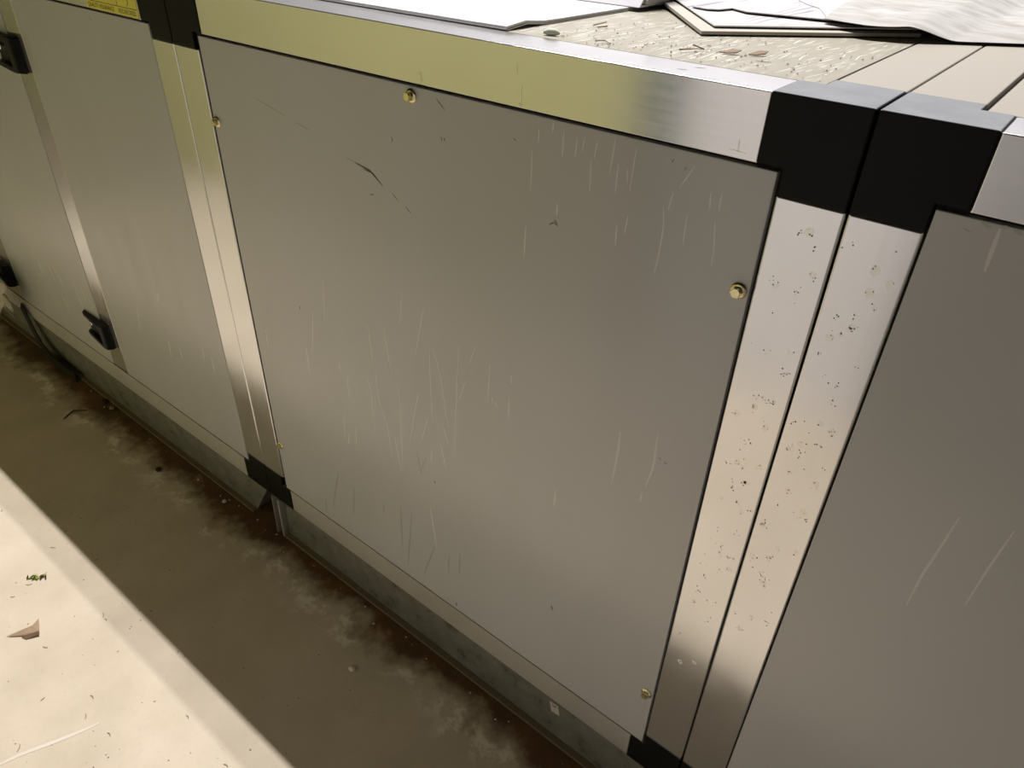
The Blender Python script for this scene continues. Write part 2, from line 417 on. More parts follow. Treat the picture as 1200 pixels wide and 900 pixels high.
# ------------------------------------------------------------------ the room
fl = MB().poly([(-6, -4.6, 0), (5, -4.6, 0), (5, 3, 0), (-6, 3, 0)])
R = lambda u, v: (u, v, 0.0006)
fl.ribbon([(0.02, -0.74), (0.035, -0.69), (0.058, -0.64), (0.080, -0.587), (0.087, -0.562)], 0.008, R, 1)
struct('floor', fl, [M_floor, M_ridge], 'concrete floor, pale where lit and brown stained beside the unit', 'floor')
HW = 1.40           # wall across the aisle, mirrored in the frame, cut low to lessen bounce light
struct('wall_front', MB().box(-6, 0.03, -1.60, -1.46, 0, HW), M_olive, 'unseen olive painted wall across the aisle, cut low to lessen bounce light', 'wall')
struct('trim_1', MB().box(0.03, 0.20, -1.60, -1.455, 0, HW), M_steelblue, 'blue grey upright strip in the unseen wall across the aisle, cut low to lessen bounce light', 'trim')
struct('wall_facing', MB().box(0.20, 0.95, -1.60, -1.46, 0, HW), M_white, 'off white stretch of the unseen wall across the aisle, cut low to lessen bounce light', 'wall')
struct('wall_grey', MB().box(0.95, 5, -1.60, -1.46, 0, HW), M_greywall, 'grey stretch of the unseen wall across the aisle, cut low to lessen bounce light', 'wall')
struct('wall_far', MB().box(-6.1, 5.1, -4.7, -4.6, 0, 4.5), M_dim, 'dark far wall beyond the aisle', 'wall')
struct('wall_back', MB().box(-6, 5, 3, 3.1, 0, 4.5), M_backwall, 'pale wall behind the unit', 'wall')
struct('wall_left', MB().box(-6.1, -6, -4.6, 3.1, 0, 4.5), M_dim, 'dark wall at the far left end', 'wall')
struct('wall_right', MB().box(5, 5.1, -4.6, 3.1, 0, 4.5), M_dim, 'dark wall at the right end', 'wall')
struct('ceiling', MB().box(-6.1, 5.1, -4.6, 3.1, 4.5, 4.6), M_ceiling, 'dark ceiling over the unit', 'ceiling')

# ------------------------------------------------------------------ the air handling unit
T = 1.21            # top edge of the front panels
TOP = 1.28          # top of the casing
ZB = 0.133          # underside of the bottom rails
SEC = 0.066         # rail and post section
ARM = 0.094         # reach of the corner blocks
DEP = 1.5           # depth of the casing

def corner_block(px, sx, front, top, parent):
    """three-armed plastic corner: px = outer x, sx = direction into the module"""
    y0, sy = (-0.0012, 1) if front else (DEP + 0.0012, -1)
    z0, sz = (TOP + 0.0012, -1) if top else (ZB - 0.0012, 1)
    mb = MB()
    def bx(a, b, c):
        X = sorted((px, px + sx * a)); Y = sorted((y0, y0 + sy * b)); Z = sorted((z0, z0 + sz * c))
        return X[0], X[1], Y[0], Y[1], Z[0], Z[1]
    # one closed solid: union of the three arms as voxels on a 2 x 2 x 2 split
    s, a = SEC + 0.0012, ARM
    cuts = (0, s, a)
    cells = {(0, 0, 0), (1, 0, 0), (0, 1, 0), (0, 0, 1)}
    idx = {}
    def vid(i, j, k):
        if (i, j, k) not in idx:
            idx[(i, j, k)] = len(mb.v)
            mb.v.append((px + sx * cuts[i], y0 + sy * cuts[j], z0 + sz * cuts[k]))
        return idx[(i, j, k)]
    dirs = [((1, 0, 0), [(1, 0, 0), (1, 1, 0), (1, 1, 1), (1, 0, 1)]), ((-1, 0, 0), [(0, 0, 0), (0, 0, 1), (0, 1, 1), (0, 1, 0)]),
            ((0, 1, 0), [(0, 1, 0), (0, 1, 1), (1, 1, 1), (1, 1, 0)]), ((0, -1, 0), [(0, 0, 0), (1, 0, 0), (1, 0, 1), (0, 0, 1)]),
            ((0, 0, 1), [(0, 0, 1), (1, 0, 1), (1, 1, 1), (0, 1, 1)]), ((0, 0, -1), [(0, 0, 0), (0, 1, 0), (1, 1, 0), (1, 0, 0)])]
    for c in cells:
        for d, q in dirs:
            if tuple(c[i] + d[i] for i in range(3)) in cells: continue
            mb.f.append(tuple(vid(c[0] + o[0], c[1] + o[1], c[2] + o[2]) for o in q)); mb.m.append(0)
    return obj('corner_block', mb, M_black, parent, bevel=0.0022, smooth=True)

def frame(parent, x0, x1, pl, pr, plinth, left_end=True, right_end=True):
    """posts, rails, corners, gasketed core, plinth of one module; pl, pr = inner edges of its posts"""
    # core behind every panel: what the dark joints show
    obj('inner_casing', MB().box(x0 + 0.004, x1 - 0.004, 0.006, DEP - 0.006, ZB + 0.004, TOP - 0.006), M_rubber, parent)
    if left_end:
        obj('post', MB().box(x0, pl, 0, SEC, ZB + ARM - 0.001, TOP - ARM + 0.001), M_alu_z, parent, bevel=0.0025, smooth=True)
        obj('post', MB().box(x0, x0 + SEC, DEP - SEC, DEP, ZB + ARM, TOP - ARM), M_alu_z, parent, bevel=0.0025, smooth=True)
    if right_end:
        obj('post', MB().box(pr, x1, 0, SEC, ZB + ARM - 0.001, TOP - ARM + 0.001), M_alu_z, parent, bevel=0.0025, smooth=True)
        obj('post', MB().box(x1 - SEC, x1, DEP - SEC, DEP, ZB + ARM, TOP - ARM), M_alu_z, parent, bevel=0.0025, smooth=True)
    xl, xr = x0 + (ARM if left_end else 0), x1 - (ARM if right_end else 0)
    obj('top_rail', MB().box(xl, xr, 0, SEC, T + 0.0028, TOP), M_alu_x, parent, bevel=0.0016, smooth=True)
    obj('bottom_rail', MB().box(xl, xr, 0, SEC, ZB, T - 1.0105), M_alu_dull, parent, bevel=0.0016, smooth=True)
    obj('panel_gasket', MB().box(xl - 0.02, xr + 0.02, -0.0005, 0.008, T - 1.0122, T - 1.0074), M_gasket, parent)
    obj('top_rail', MB().box(xl, xr, DEP - SEC, DEP, T + 0.0028, TOP), M_alu_x, parent, bevel=0.0016, smooth=True)
    if left_end:
        obj('side_rail', MB().box(x0, x0 + SEC, ARM, DEP - ARM, T + 0.0028, TOP), M_top_plain, parent, bevel=0.0016, smooth=True)
    if right_end:
        obj('side_rail', MB().box(x1 - SEC, x1, ARM, DEP - ARM, T + 0.0028, TOP), M_top_plain, parent, bevel=0.0016, smooth=True)
    for fr in (True, False):
        for tp in (True, False):
            if left_end: corner_block(x0, 1, fr, tp, parent)
            if right_end: corner_block(x1, -1, fr, tp, parent)
    obj('back_panel', MB().box(x0 + 0.08, x1 - 0.08, DEP - 0.02, DEP + 0.002, T - 1.0, T), M_panel, parent, bevel=0.001)
    if plinth:
        a, b = plinth
        pb = MB().prism([(a[0], 0.008, 0.006), (b[0], 0.008, 0.006), (b[1], 0.008, ZB - 0.001), (a[1], 0.008, ZB - 0.001)], (0, 0.09, 0))
        base = obj('base_channel', pb, M_plinth, parent)
        obj('channel_lip', MB().box(a[0], b[0], -0.006, 0.02, 0.0, 0.008), M_lip, base, bevel=0.002)

def place_front(y):
    return lambda u, v: (u, y, v)

def add_marks(mb, groups, y=-0.00206):
    P = place_front(y)
    for mi, marks in groups:
        for w, pts in marks:
            mb.ribbon([(p[0], p[1]) for p in pts], w, P, mi)

def pits(mb, x0, x1, z0, z1, n, seed):
    """corrosion blooms on a post face"""
    rnd = random.Random(seed)
    def disc(cx, cz, r, mi, y):
        k = 9
        mb.poly([(cx + r * (0.75 + 0.5 * rnd.random()) * math.cos(2 * math.pi * i / k), y, cz + r * (0.85 + 0.5 * rnd.random()) * math.sin(2 * math.pi * i / k)) for i in range(k)], mi)
    for _ in range(n):
        cx = rnd.uniform(x0 + 0.006, x1 - 0.006); cz = min(z1, max(z0, rnd.gauss(z0 + 0.66 * (z1 - z0), 0.2 * (z1 - z0))))
        if rnd.random() < 0.35:
            r = rnd.uniform(0.0022, 0.0046); disc(cx, cz, r, 1, -0.00006)
        for _k in range(rnd.randint(1, 4)):
            disc(cx + rnd.gauss(0, 0.0025), cz + rnd.gauss(0, 0.003), rnd.uniform(0.0004, 0.0010), 2, -0.0001)

# ----- middle module
mid = empty('air_handling_module', (0.494, DEP / 2, 0), 'middle section of the grey metal air handling unit, panel held by five brass bolts', 'air handling unit', 'sections of the air handling unit')
frame(mid, -0.0825, 1.0710, -0.0085, 1.0028, ((-0.045, -0.040), (1.066, 1.066)))
pm = MB().box(0.002, 1.0, -0.002, 0.02, T - 1.0072, T)
pm_o = obj('side_panel', pm, M_panel, mid, bevel=0.0012)
mk = MB(); add_marks(mk, [(0, MARKS_PALE), (1, MARKS_DARK), (2, MARKS_FAINT)])
# the marks belong to the panel's own mesh
def merge_marks(o, mk, mats):
    me = o.data
    base = len(me.materials)
    for mt in mats: me.materials.append(mt)
    off = wpos(o)
    bm = bmesh.new(); bm.from_mesh(me)
    vs = [bm.verts.new(Vector(v) - off) for v in mk.v]
    for f, mi in zip(mk.f, mk.m):
        nf = bm.faces.new([vs[i] for i in f]); nf.material_index = base + mi
        nf.normal_update()
        if nf.normal.y > 0.5: nf.normal_flip()
        if nf.normal.z < -0.5: nf.normal_flip()
    bm.to_mesh(me); bm.free()
merge_marks(pm_o, mk, [M_drip, M_scuff, M_smear])

def bolt(x, z, rot, parent):
    mb = MB().lathe_y((x, -0.002, z), [(0.0092, 0.0), (0.0094, -0.0012), (0.0085, -0.0022), (0.0062, -0.0030)], 28)
    hx = [(x + 0.0062 * math.cos(rot + i * math.pi / 3), -0.0048, z + 0.0062 * math.sin(rot + i * math.pi / 3)) for i in range(6)]
    mb.prism(hx, (0, -0.0062, 0))
    mb.lathe_y((x, -0.0108, z), [(0.0058, 0.0004), (0.0050, -0.0009)], 24)
    return obj('bolt', mb, M_brass, parent, bevel=0.0, smooth=True, label='brass coloured hex flange bolt')
for bx_, bz, br in ((0.501, T - 0.0125, 0.2), (0.0115, T - 0.1375, 0.5), (0.9885, T - 0.131, 0.1), (0.9885, T - 0.872, 0.4), (0.0125, T - 0.869, 0.3)):
    bolt(bx_, bz, br, pm_o)

tp = MB().box(0.0, 1.0025, SEC + 0.0015, DEP - SEC - 0.001, TOP - 0.03, TOP - 0.0002)
tp_o = obj('top_panel', tp, M_top, mid)
mk = MB(); rnd = random.Random(5)
for _ in range(330):
    x = rnd.uniform(0.60, 0.99); y = 0.075 + abs(rnd.gauss(0, 0.16))
    if x > 0.85 and rnd.random() < 0.35: x -= 0.2
    L = rnd.uniform(0.012, 0.05); a = rnd.gauss(0.08, 0.10)
    mk.ribbon([(x, y), (x + L * math.sin(a), y + L * math.cos(a))], rnd.uniform(0.0006, 0.0019), lambda u, v: (u, v, TOP - 0.00012), 0)
for x, y, L in ((0.905, 0.128, 0.02), (0.865, 0.024, 0.012), (0.874, 0.045, 0.014)):
    mk.ribbon([(x, y), (x + L * 0.8, y + L * 0.3)], 0.003, lambda u, v: (u, v, TOP + 0.00006), 1)
merge_marks(tp_o, mk, [M_plaster, M_scuff])
# vertical scratches on the rail face, corrosion on the right post
for ch in mid.children:
    if ch.name.startswith('post') and abs(wpos(ch).x - 1.037) < 0.03 and wpos(ch).y < 0.1:
        mk = MB(); pits(mk, 1.006, 1.068, T - 0.93, T - 0.05, 60, 3); merge_marks(ch, mk, [M_pit_halo, M_pit_halo, M_pit])
    if ch.name.startswith('top_rail') and wpos(ch).y < 0.1:
        mk = MB()
        for w, pts in ((0.0012, [(0.675, T + 0.052), (0.676, T + 0.040)]), (0.0013, [(0.683, T + 0.030), (0.684, T + 0.008)]), (0.004, [(0.680, T + 0.009), (0.684, T + 0.006)]),
                       (0.003, [(0.516, T + 0.02), (0.52, T + 0.008)]), (0.0015, [(0.955, T + 0.022), (0.956, T + 0.010)]), (0.001, [(0.945, T + 0.011), (0.965, T + 0.010)])):
            mk.ribbon(pts, w, place_front(-0.00006), 0)
        merge_marks(ch, mk, [M_railmark])
# the joint between the two base channels
obj('base_end_plate', MB().prism([(-0.083, 0.03, 0), (-0.083, -0.004, 0), (-0.074, -0.008, 0), (-0.074, 0.03, 0)], (0.006, 0, ZB - 0.001)), M_fin, mid, bevel=0.002)
obj('base_end_plate', MB().prism([(-0.055, 0.03, 0), (-0.055, -0.006, 0), (-0.048, -0.006, 0), (-0.048, 0.03, 0)], (0.004, 0, ZB - 0.001)), M_fin, mid, bevel=0.002)
tg = MB().prism([(0.800, 0.0066, 0.110), (0.806, 0.0066, 0.082), (0.826, 0.0066, 0.085), (0.820, 0.0066, 0.113)], (0, 0.0012, 0))
tgo = obj('tag', tg, M_tag, mid, label='small white tag on the base channel')
dk = MB(); P = place_front(0.0065)
for pts in ([(0.805, 0.108), (0.812, 0.103), (0.818, 0.110)], [(0.806, 0.103), (0.816, 0.102)]):
    dk.ribbon(pts, 0.002, P, 0)
merge_marks(tgo, dk, [M_ink])

# ----- right module
rgt = empty('air_handling_module', (1.68, DEP / 2, 0), 'right section of the grey metal air handling unit, cut off by the picture edge', 'air handling unit', 'sections of the air handling unit')
frame(rgt, 1.0732, 2.30, 1.1396, 2.234, ((1.078, 1.078), (2.296, 2.296)))
pr_o = obj('side_panel', MB().box(1.1422, 2.230, -0.002, 0.02, T - 1.0072, T), M_panel, rgt, bevel=0.0012)
mk = MB(); add_marks(mk, [(0, MARKS_C_PALE), (1, MARKS_C_FAINT)]); merge_marks(pr_o, mk, [M_drip, M_smear])
obj('top_panel', MB().box(1.1445, 2.230, SEC + 0.0015, DEP - SEC - 0.001, TOP - 0.03, TOP - 0.0002), M_top_plain, rgt)
for ch in rgt.children:
    if ch.name.startswith('post') and abs(wpos(ch).x - 1.106) < 0.03 and wpos(ch).y < 0.1:
        mk = MB(); pits(mk, 1.076, 1.136, T - 0.93, T - 0.05, 60, 8); merge_marks(ch, mk, [M_pit_halo, M_pit_halo, M_pit])

# ----- left module with its doors
lft = empty('air_handling_module', (-1.22, DEP / 2, 0), 'left section of the grey air handling unit with black handles and a yellow sticker', 'air handling unit', 'sections of the air handling unit')
frame(lft, -2.35, -0.0847, -2.29, -0.1575, ((-2.33, -2.33), (-0.185, -0.105)))
def quad_panel(name, xa0, xa1, xb0, xb1, z0, z1, m, parent, y=0.0, bevel=0.0012):
    """panel with bottom edge xa0..xa1 and top edge xb0..xb1"""
    return obj(name, MB().prism([(xa0, y, z0), (xa1, y, z0), (xb1, y, z1), (xb0, y, z1)], (0, 0.022, 0)), m, parent, bevel=bevel)
zb = T - 1.008
pl_o = quad_panel('side_panel', -0.7565, -0.1570, -0.7365, -0.1560, zb, T, M_panel, lft, y=-0.001)
mk = MB(); add_marks(mk, [(0, MARKS_A_PALE), (1, MARKS_A_FAINT)], -0.00106); merge_marks(pl_o, mk, [M_drip, M_smear])
quad_panel('mullion', -0.838, -0.7585, -0.812, -0.7390, zb - 0.004, T + 0.004, M_alu_z, lft)
quad_panel('mullion', -1.545, -1.457, -1.52, -1.445, zb - 0.004, T + 0.004, M_alu_z, lft)
door_o = quad_panel('door', -1.455, -0.8400, -1.443, -0.8140, zb, T, M_panel, lft, y=-0.001)
mk = MB(); add_marks(mk, [(0, MARKS_D_PALE)], -0.00106); merge_marks(door_o, mk, [M_drip])
door2_o = quad_panel('door', -2.285, -1.547, -2.285, -1.522, zb, T, M_panel, lft, y=-0.001)
obj('top_panel', MB().box(-2.28, -0.155, SEC + 0.0015, DEP - SEC - 0.001, TOP - 0.03, TOP - 0.0002), M_top_plain, lft)

def handle(cx, cz, parent):
    """recessed pull latch: grip block at the right, wedge wings running left to a tip"""
    mb = MB(); h = 0.038; D = 0.026
    for z0, z1 in ((cz + h - 0.012, cz + h), (cz - h, cz - h + 0.012)):
        mb.prism([(cx - 0.150, 0.0, z0), (cx - 0.010, 0.0, z0), (cx - 0.010, -D + 0.003, z0), (cx - 0.030, -D + 0.003, z0), (cx - 0.138, -0.012, z0)], (0, 0, z1 - z0))
    mb.box(cx - 0.135, cx, -0.003, 0.0, cz - h, cz + h)
    ho = obj('handle', mb, M_handle, parent, bevel=0.0016, smooth=True, label='black plastic pull handle')
    gp = MB().prism([(cx - 0.022, -0.003, cz - h - 0.003), (cx, -0.003, cz - h - 0.003), (cx - 0.002, -D + 0.003, cz - h + 0.002), (cx - 0.020, -D, cz - h + 0.002)], (0, 0, 2 * h + 0.002))
    obj('grip', gp, M_handle, ho, bevel=0.004, smooth=True, seg=3)
    sc = MB().lathe_y((cx - 0.108, -0.003, cz + 0.008), [(0.008, 0), (0.008, -0.006), (0.006, -0.008)], 16)
    obj('latch_screw', sc, M_chrome, ho, smooth=True, label='bright steel screw in the handle recess')
    return ho
handle(-0.760, T - 0.134, door_o)
handle(-0.783, T - 0.893, door_o)
handle(-1.475, T - 0.925, door2_o)

# sticker on the top rail of the left module
st = empty  # (helper name kept short below)
sk = obj('sticker', MB().box(-0.372, -0.1835, -0.0008, 0.0004, T + 0.0045, T + 0.068), M_yellow, lft, label='yellow quality assurance sticker')
ln = MB()
ln.box(-0.3705, -0.1850, -0.0011, -0.0007, T + 0.0178, T + 0.0187)
ln.box(-0.253, -0.2522, -0.0011, -0.0007, T + 0.0187, T + 0.065)
obj('printed_rule', ln, M_ink, sk)
P = place_front(-0.0011)
hw = MB(); hw.ribbon([(-0.283, T + 0.044), (-0.279, T + 0.034), (-0.272, T + 0.026), (-0.268, T + 0.031)], 0.0022, P)
obj('handwriting', hw, M_ink, sk); hw = MB()
hw.ribbon([(-0.232, T + 0.046), (-0.222, T + 0.044), (-0.214, T + 0.036), (-0.211, T + 0.027), (-0.216, T + 0.022)], 0.0022, P)
obj('handwriting', hw, M_ink, sk)
def lettering(text, x, z, size, parent, squeeze):
    cu = bpy.data.curves.new('lettering', 'FONT'); cu.body = text; cu.size = size; cu.align_x = 'LEFT'
    to = bpy.data.objects.new('lettering_curve', cu); COL.objects.link(to)
    me = bpy.data.meshes.new_from_object(to.evaluated_get(bpy.context.evaluated_depsgraph_get()))
    bpy.data.objects.remove(to); bpy.data.curves.remove(cu)
    xs = [v.co.x for v in me.vertices]; w = max(xs) - min(xs)
    me.transform(Matrix.Translation((-min(xs), 0, 0)))
    me.transform(Matrix.Diagonal((squeeze / w, 1, 1, 1)))
    me.transform(Matrix.Rotation(math.pi / 2, 4, 'X'))
    me.materials.clear(); me.materials.append(M_ink)
    o = bpy.data.objects.new('lettering', me); COL.objects.link(o)
    o.parent = parent; o.location = Vector((x, -0.0010, z)) - wpos(parent)
    return o
lettering('QUALITY ASSURANCE', -0.366, T + 0.0078, 0.0105, sk, 0.098)
lettering('RECHECKED', -0.251, T + 0.0078, 0.0105, sk, 0.060)

# ------------------------------------------------------------------ papers on top of the unit
def sheet_stack(name, corner, u, v, lu, lv, z, t, layers, mats, parent, lift=None, seed=1, curl=0.0):
    rnd = random.Random(seed); c = Vector((*corner, z)); u = Vector((*u, 0)).normalized(); v = Vector((*v, 0)).normalized()
    mb = MB(); tt = t / layers
    nu, nv = 14, 10
    for L in range(layers):
        du, dv = rnd.uniform(-0.002, 0.002), rnd.uniform(-0.002, 0.002)
        k = len(mb.v)
        for side in (0, 1):
            for i in range(nu + 1):
                for j in range(nv + 1):
                    p = c + u * (lu * i / nu + du) + v * (lv * j / nv + dv)
                    zz = L * tt + side * tt * 0.96
                    if lift: zz += lift(i / nu, j / nv)
                    if curl: zz += curl * noise.noise(Vector((p.x * 9, p.y * 9, L * 0.3 + seed))) * (0.5 + 0.5 * side)
                    mb.v.append((p.x, p.y, p.z + zz))
        def g(s, i, j): return k + s * (nu + 1) * (nv + 1) + i * (nv + 1) + j
        for i in range(nu):
            for j in range(nv):
                mb.f.append((g(1, i, j), g(1, i + 1, j), g(1, i + 1, j + 1), g(1, i, j + 1))); mb.m.append(0)
                mb.f.append((g(0, i, j), g(0, i, j + 1), g(0, i + 1, j + 1), g(0, i + 1, j))); mb.m.append(0)
        for i in range(nu):
            for j0 in (0, nv):
                mb.f.append((g(0, i, j0), g(0, i + 1, j0), g(1, i + 1, j0), g(1, i, j0))); mb.m.append(1)
        for j in range(nv):
            for i0 in (0, nu):
                mb.f.append((g(0, i0, j), g(0, i0, j + 1), g(1, i0, j + 1), g(1, i0, j))); mb.m.append(1)
    return obj(name, mb, mats, parent, smooth=True)

zt = TOP + 0.0004
dw = sheet_stack('paper_stack', (0.602, 0.070), (-1, 0.0), (0.02, 1), 0.44, 0.38, zt, 0.0048, 5, [M_paper, M_paper_edge], None,
                 lift=lambda a, b: 0.004 * max(0, 1 - a * 7) * max(0, 1 - abs(b - 0.10) * 9))
tag(dw, 'thick stack of large white sheets lying along the front edge of the unit top', 'papers')

bd = empty('ring_binder', (0.47, 0.49, zt + 0.0054), 'white ring binder lying on the thick stack of sheets', 'binder')
zb0 = zt + 0.0054
obj('bottom_cover', MB().box(0.31, 0.627, 0.354, 0.62, zb0, zb0 + 0.003), M_binder, bd, bevel=0.001)
sp = MB().prism([(0.31, 0.350, zb0 + 0.0002), (0.31, 0.3545, zb0 + 0.0002), (0.31, 0.3995, zb0 + 0.05), (0.31, 0.395, zb0 + 0.05)], (0.317, 0, 0))
sp_o = obj('spine', sp, M_binder, bd, bevel=0.001)
for rx in (0.345, 0.583):
    obj('rivet', MB().lathe_y((rx, 0.3612, zb0 + 0.0125), [(0.0052, 0.004), (0.0052, -0.0012), (0.0035, -0.002)], 20), mat('grey_rivet', (0.36, 0.36, 0.38), 0.4), sp_o, smooth=True)
obj('top_cover', MB().box(0.31, 0.627, 0.400, 0.62, zb0 + 0.047, zb0 + 0.05), M_binder, bd, bevel=0.001)
pg = MB()
for i in range(7):
    pg.box(0.32, 0.629 + 0.0012 * i, 0.366 + 0.007 * i, 0.60, zb0 + 0.0035 + 0.006 * i, zb0 + 0.0090 + 0.006 * i)
obj('pages', pg, M_paper, bd, bevel=0.0006)

fo = sheet_stack('card_folder', (0.790, 0.230), (0.703, 0.711), (-0.64, 0.77), 0.297, 0.36, zt, 0.004, 1, [M_cream, M_cream], None,
                 lift=lambda a, b: 0.0015 + 0.004 * max(0, b - 0.05) * (1 - a) ** 2)
tag(fo, 'cream card folder under loose white sheets, one corner pointing at the front edge', 'folder')
s1 = sheet_stack('paper_sheet', (0.792, 0.262), (0.715, 0.70), (-0.65, 0.76), 0.285, 0.30, zt + 0.0062, 0.0015, 1, [M_paper2, M_paper_edge], None,
                 lift=lambda a, b: 0.0015 + 0.004 * max(0, b - 0.05) * (1 - a) ** 2)
tag(s1, 'white printed sheet lying directly on the cream folder', 'paper', 'loose white sheets on the unit')
# torn sheet with a notch
tr = MB()
outl = [(0.700, 0.372), (0.727, 0.366), (0.741, 0.376), (0.748, 0.404), (0.778, 0.386), (0.87, 0.403), (0.96, 0.424), (0.945, 0.70), (0.66, 0.68)]
tr.prism([(x, y, zt + 0.0122) for x, y in outl], (0, 0, 0.0012))
tag(obj('paper_sheet', tr, [M_paper2]), 'white sheet with a torn notched front edge, above the sheet on the cream folder', 'paper', 'loose white sheets on the unit')
tr2 = MB()
tr2.prism([(x, y, zt + 0.0136) for x, y in [(0.780, 0.575), (0.812, 0.530), (0.838, 0.505), (0.885, 0.405), (0.95, 0.430), (0.95, 0.70), (0.79, 0.70)]], (0, 0, 0.0012))
tag(obj('paper_sheet', tr2, [M_paper]), 'white sheet with a crooked left edge, half under the crumpled sheet', 'paper', 'loose white sheets on the unit')
# big crumpled sheet at the right
def crumple():
    front = [(0.885, 0.388), (0.943, 0.372), (0.985, 0.385), (1.05, 0.432), (1.11, 0.478), (1.20, 0.555), (1.33, 0.66)]
    back = [(0.80, 0.86), (0.86, 0.98), (0.93, 1.06), (1.0, 1.12), (1.10, 1.16), (1.25, 1.18), (1.40, 1.20)]
    mb = MB(); nu, nv = 60, 46
    def samp(L, t):
        f = t * (len(L) - 1); i = min(int(f), len(L) - 2); a = Vector(L[i]); b = Vector(L[i + 1])
        return a.lerp(b, f - i)
    for s in (0, 1):
        for i in range(nu + 1):
            for j in range(nv + 1):
                p = samp(front, i / nu).lerp(samp(back, i / nu), j / nv)
                q = Vector((p.x * 7, p.y * 7, 0.3))
                h = 0.008 * abs(noise.noise(q)) + 0.006 * abs(noise.noise(q * 2.7))
                edge = min(1, j / 5)
                h = h * (0.08 + 0.92 * edge)
                # lifted lip of the front edge above the joint
                h += 0.003 * math.exp(-((p.x - 1.00) / 0.022) ** 2) * max(0, 1 - j / 6)
                base = 0.0030 + 0.0125 * (1 - min(1, max(0, (p.x - 0.990) / 0.05)))
                mb.v.append((p.x, p.y, zt + base + h + 0.0006 * s))
    def g(s, i, j): return s * (nu + 1) * (nv + 1) + i * (nv + 1) + j
    for i in range(nu):
        for j in range(nv):
            mb.f.append((g(1, i, j), g(1, i + 1, j), g(1, i + 1, j + 1), g(1, i, j + 1))); mb.m.append(0)
            mb.f.append((g(0, i, j), g(0, i, j + 1), g(0, i + 1, j + 1), g(0, i + 1, j))); mb.m.append(0)
    for i in range(nu):
        for j0 in (0, nv):
            mb.f.append((g(0, i, j0), g(0, i + 1, j0), g(1, i + 1, j0), g(1, i, j0))); mb.m.append(0)
    for j in range(nv):
        for i0 in (0, nu):
            mb.f.append((g(0, i0, j), g(0, i0, j + 1), g(1, i0, j + 1), g(1, i0, j))); mb.m.append(0)
    return mb
tag(obj('crumpled_sheet', crumple(), M_film, smooth=True), 'large crumpled off-white sheet spread over the joint of two top panels', 'sheet')

# ------------------------------------------------------------------ crumbs and scraps on the top
def flake(mb, p, r, rnd, mi=0, flat=0.4):
    k = len(mb.v)
    a0 = rnd.random() * 6.28
    for i in range(4):
        a = a0 + i * math.pi / 2
        mb.v.append((p[0] + r * (0.6 + 0.8 * rnd.random()) * math.cos(a), p[1] + r * (0.6 + 0.8 * rnd.random()) * math.sin(a), p[2]))
    mb.v.append((p[0] + r * 0.2 * rnd.random(), p[1], p[2] + r * flat * 2))
    for i in range(4):
        mb.f.append((k + i, k + (i + 1) % 4, k + 4)); mb.m.append(mi)
    mb.f.append((k + 3, k + 2, k + 1, k)); mb.m.append(mi)
cr = MB(); rnd = random.Random(11)
for _ in range(190):
    x, y = rnd.uniform(0.64, 1.0), 0.072 + abs(rnd.gauss(0.02, 0.12))
    if y > 0.23 + 0.0 * x and x > 0.77 and y - 0.228 > (x - 0.79) * 0.9: continue
    flake(cr, (x, y, TOP + 0.0004), rnd.uniform(0.0006, 0.0018), rnd, rnd.choice((0, 0, 1)))
tag(obj('crumbs', cr, [M_crumb, M_paleshaving]), 'tiny brown and cream crumbs scattered over the beige top panel', 'crumbs', kind='stuff')
def shaving(pts, r, m, label, group=None):
    o = obj('shaving', MB().tube([(x, y, TOP + z) for x, y, z in pts], r, 6), m, smooth=True)
    return tag(o, label, 'shaving', 'shavings on the top panel')
shaving([(0.655, 0.185, .002), (0.668, 0.196, .006), (0.676, 0.186, .003), (0.668, 0.176, .002)], 0.0012, M_paleshaving, 'curled cream shaving beside the right edge of the thick paper stack')
shaving([(0.722, 0.088, .002), (0.733, 0.094, .003), (0.745, 0.085, .002)], 0.0012, M_paleshaving, 'cream shaving at the front rail, right of the pale green lump')
shaving([(0.820, 0.112, .002), (0.834, 0.121, .004), (0.838, 0.138, .002), (0.830, 0.125, .007)], 0.0009, M_crumb, 'thin bent brown shaving, left of the two flat brown flakes')
for (x, y, a), lb in (((0.868, 0.143, 0.5), 'flat brown flake behind the other brown flake on the top panel'), ((0.895, 0.158, 0.9), 'larger brown flake nearest the black corner on the top panel')):
    mb = MB(); L = 0.012
    ca, sa = math.cos(a), math.sin(a)
    mb.prism([(x - L * ca, y - L * sa, TOP + 0.001), (x - 0.3 * L * ca + 0.003 * sa, y - 0.3 * L * sa - 0.003 * ca, TOP + 0.001), (x + 0.6 * L * ca + 0.0035 * sa, y + 0.6 * L * sa - 0.0035 * ca, TOP + 0.002),
              (x + L * ca, y + L * sa, TOP + 0.004), (x + 0.3 * L * ca - 0.004 * sa, y + 0.3 * L * sa + 0.004 * ca, TOP + 0.004), (x - 0.6 * L * ca - 0.002 * sa, y - 0.6 * L * sa + 0.002 * ca, TOP + 0.002)], (0, 0, 0.0010))
    tag(obj('bark_flake', mb, M_bark), lb, 'flake', 'bark flakes on the top panel')
bl = MB(); rnd = random.Random(2)
bl.tube([(0.650, 0.083, TOP + 0.003), (0.656, 0.085, TOP + 0.004), (0.664, 0.088, TOP + 0.004), (0.669, 0.090, TOP + 0.003)], [0.002, 0.0042, 0.004, 0.0016], 9)
tag(obj('putty_lump', bl, M_blob, smooth=True), 'pale green lump at the corner of the thick paper stack', 'lump')

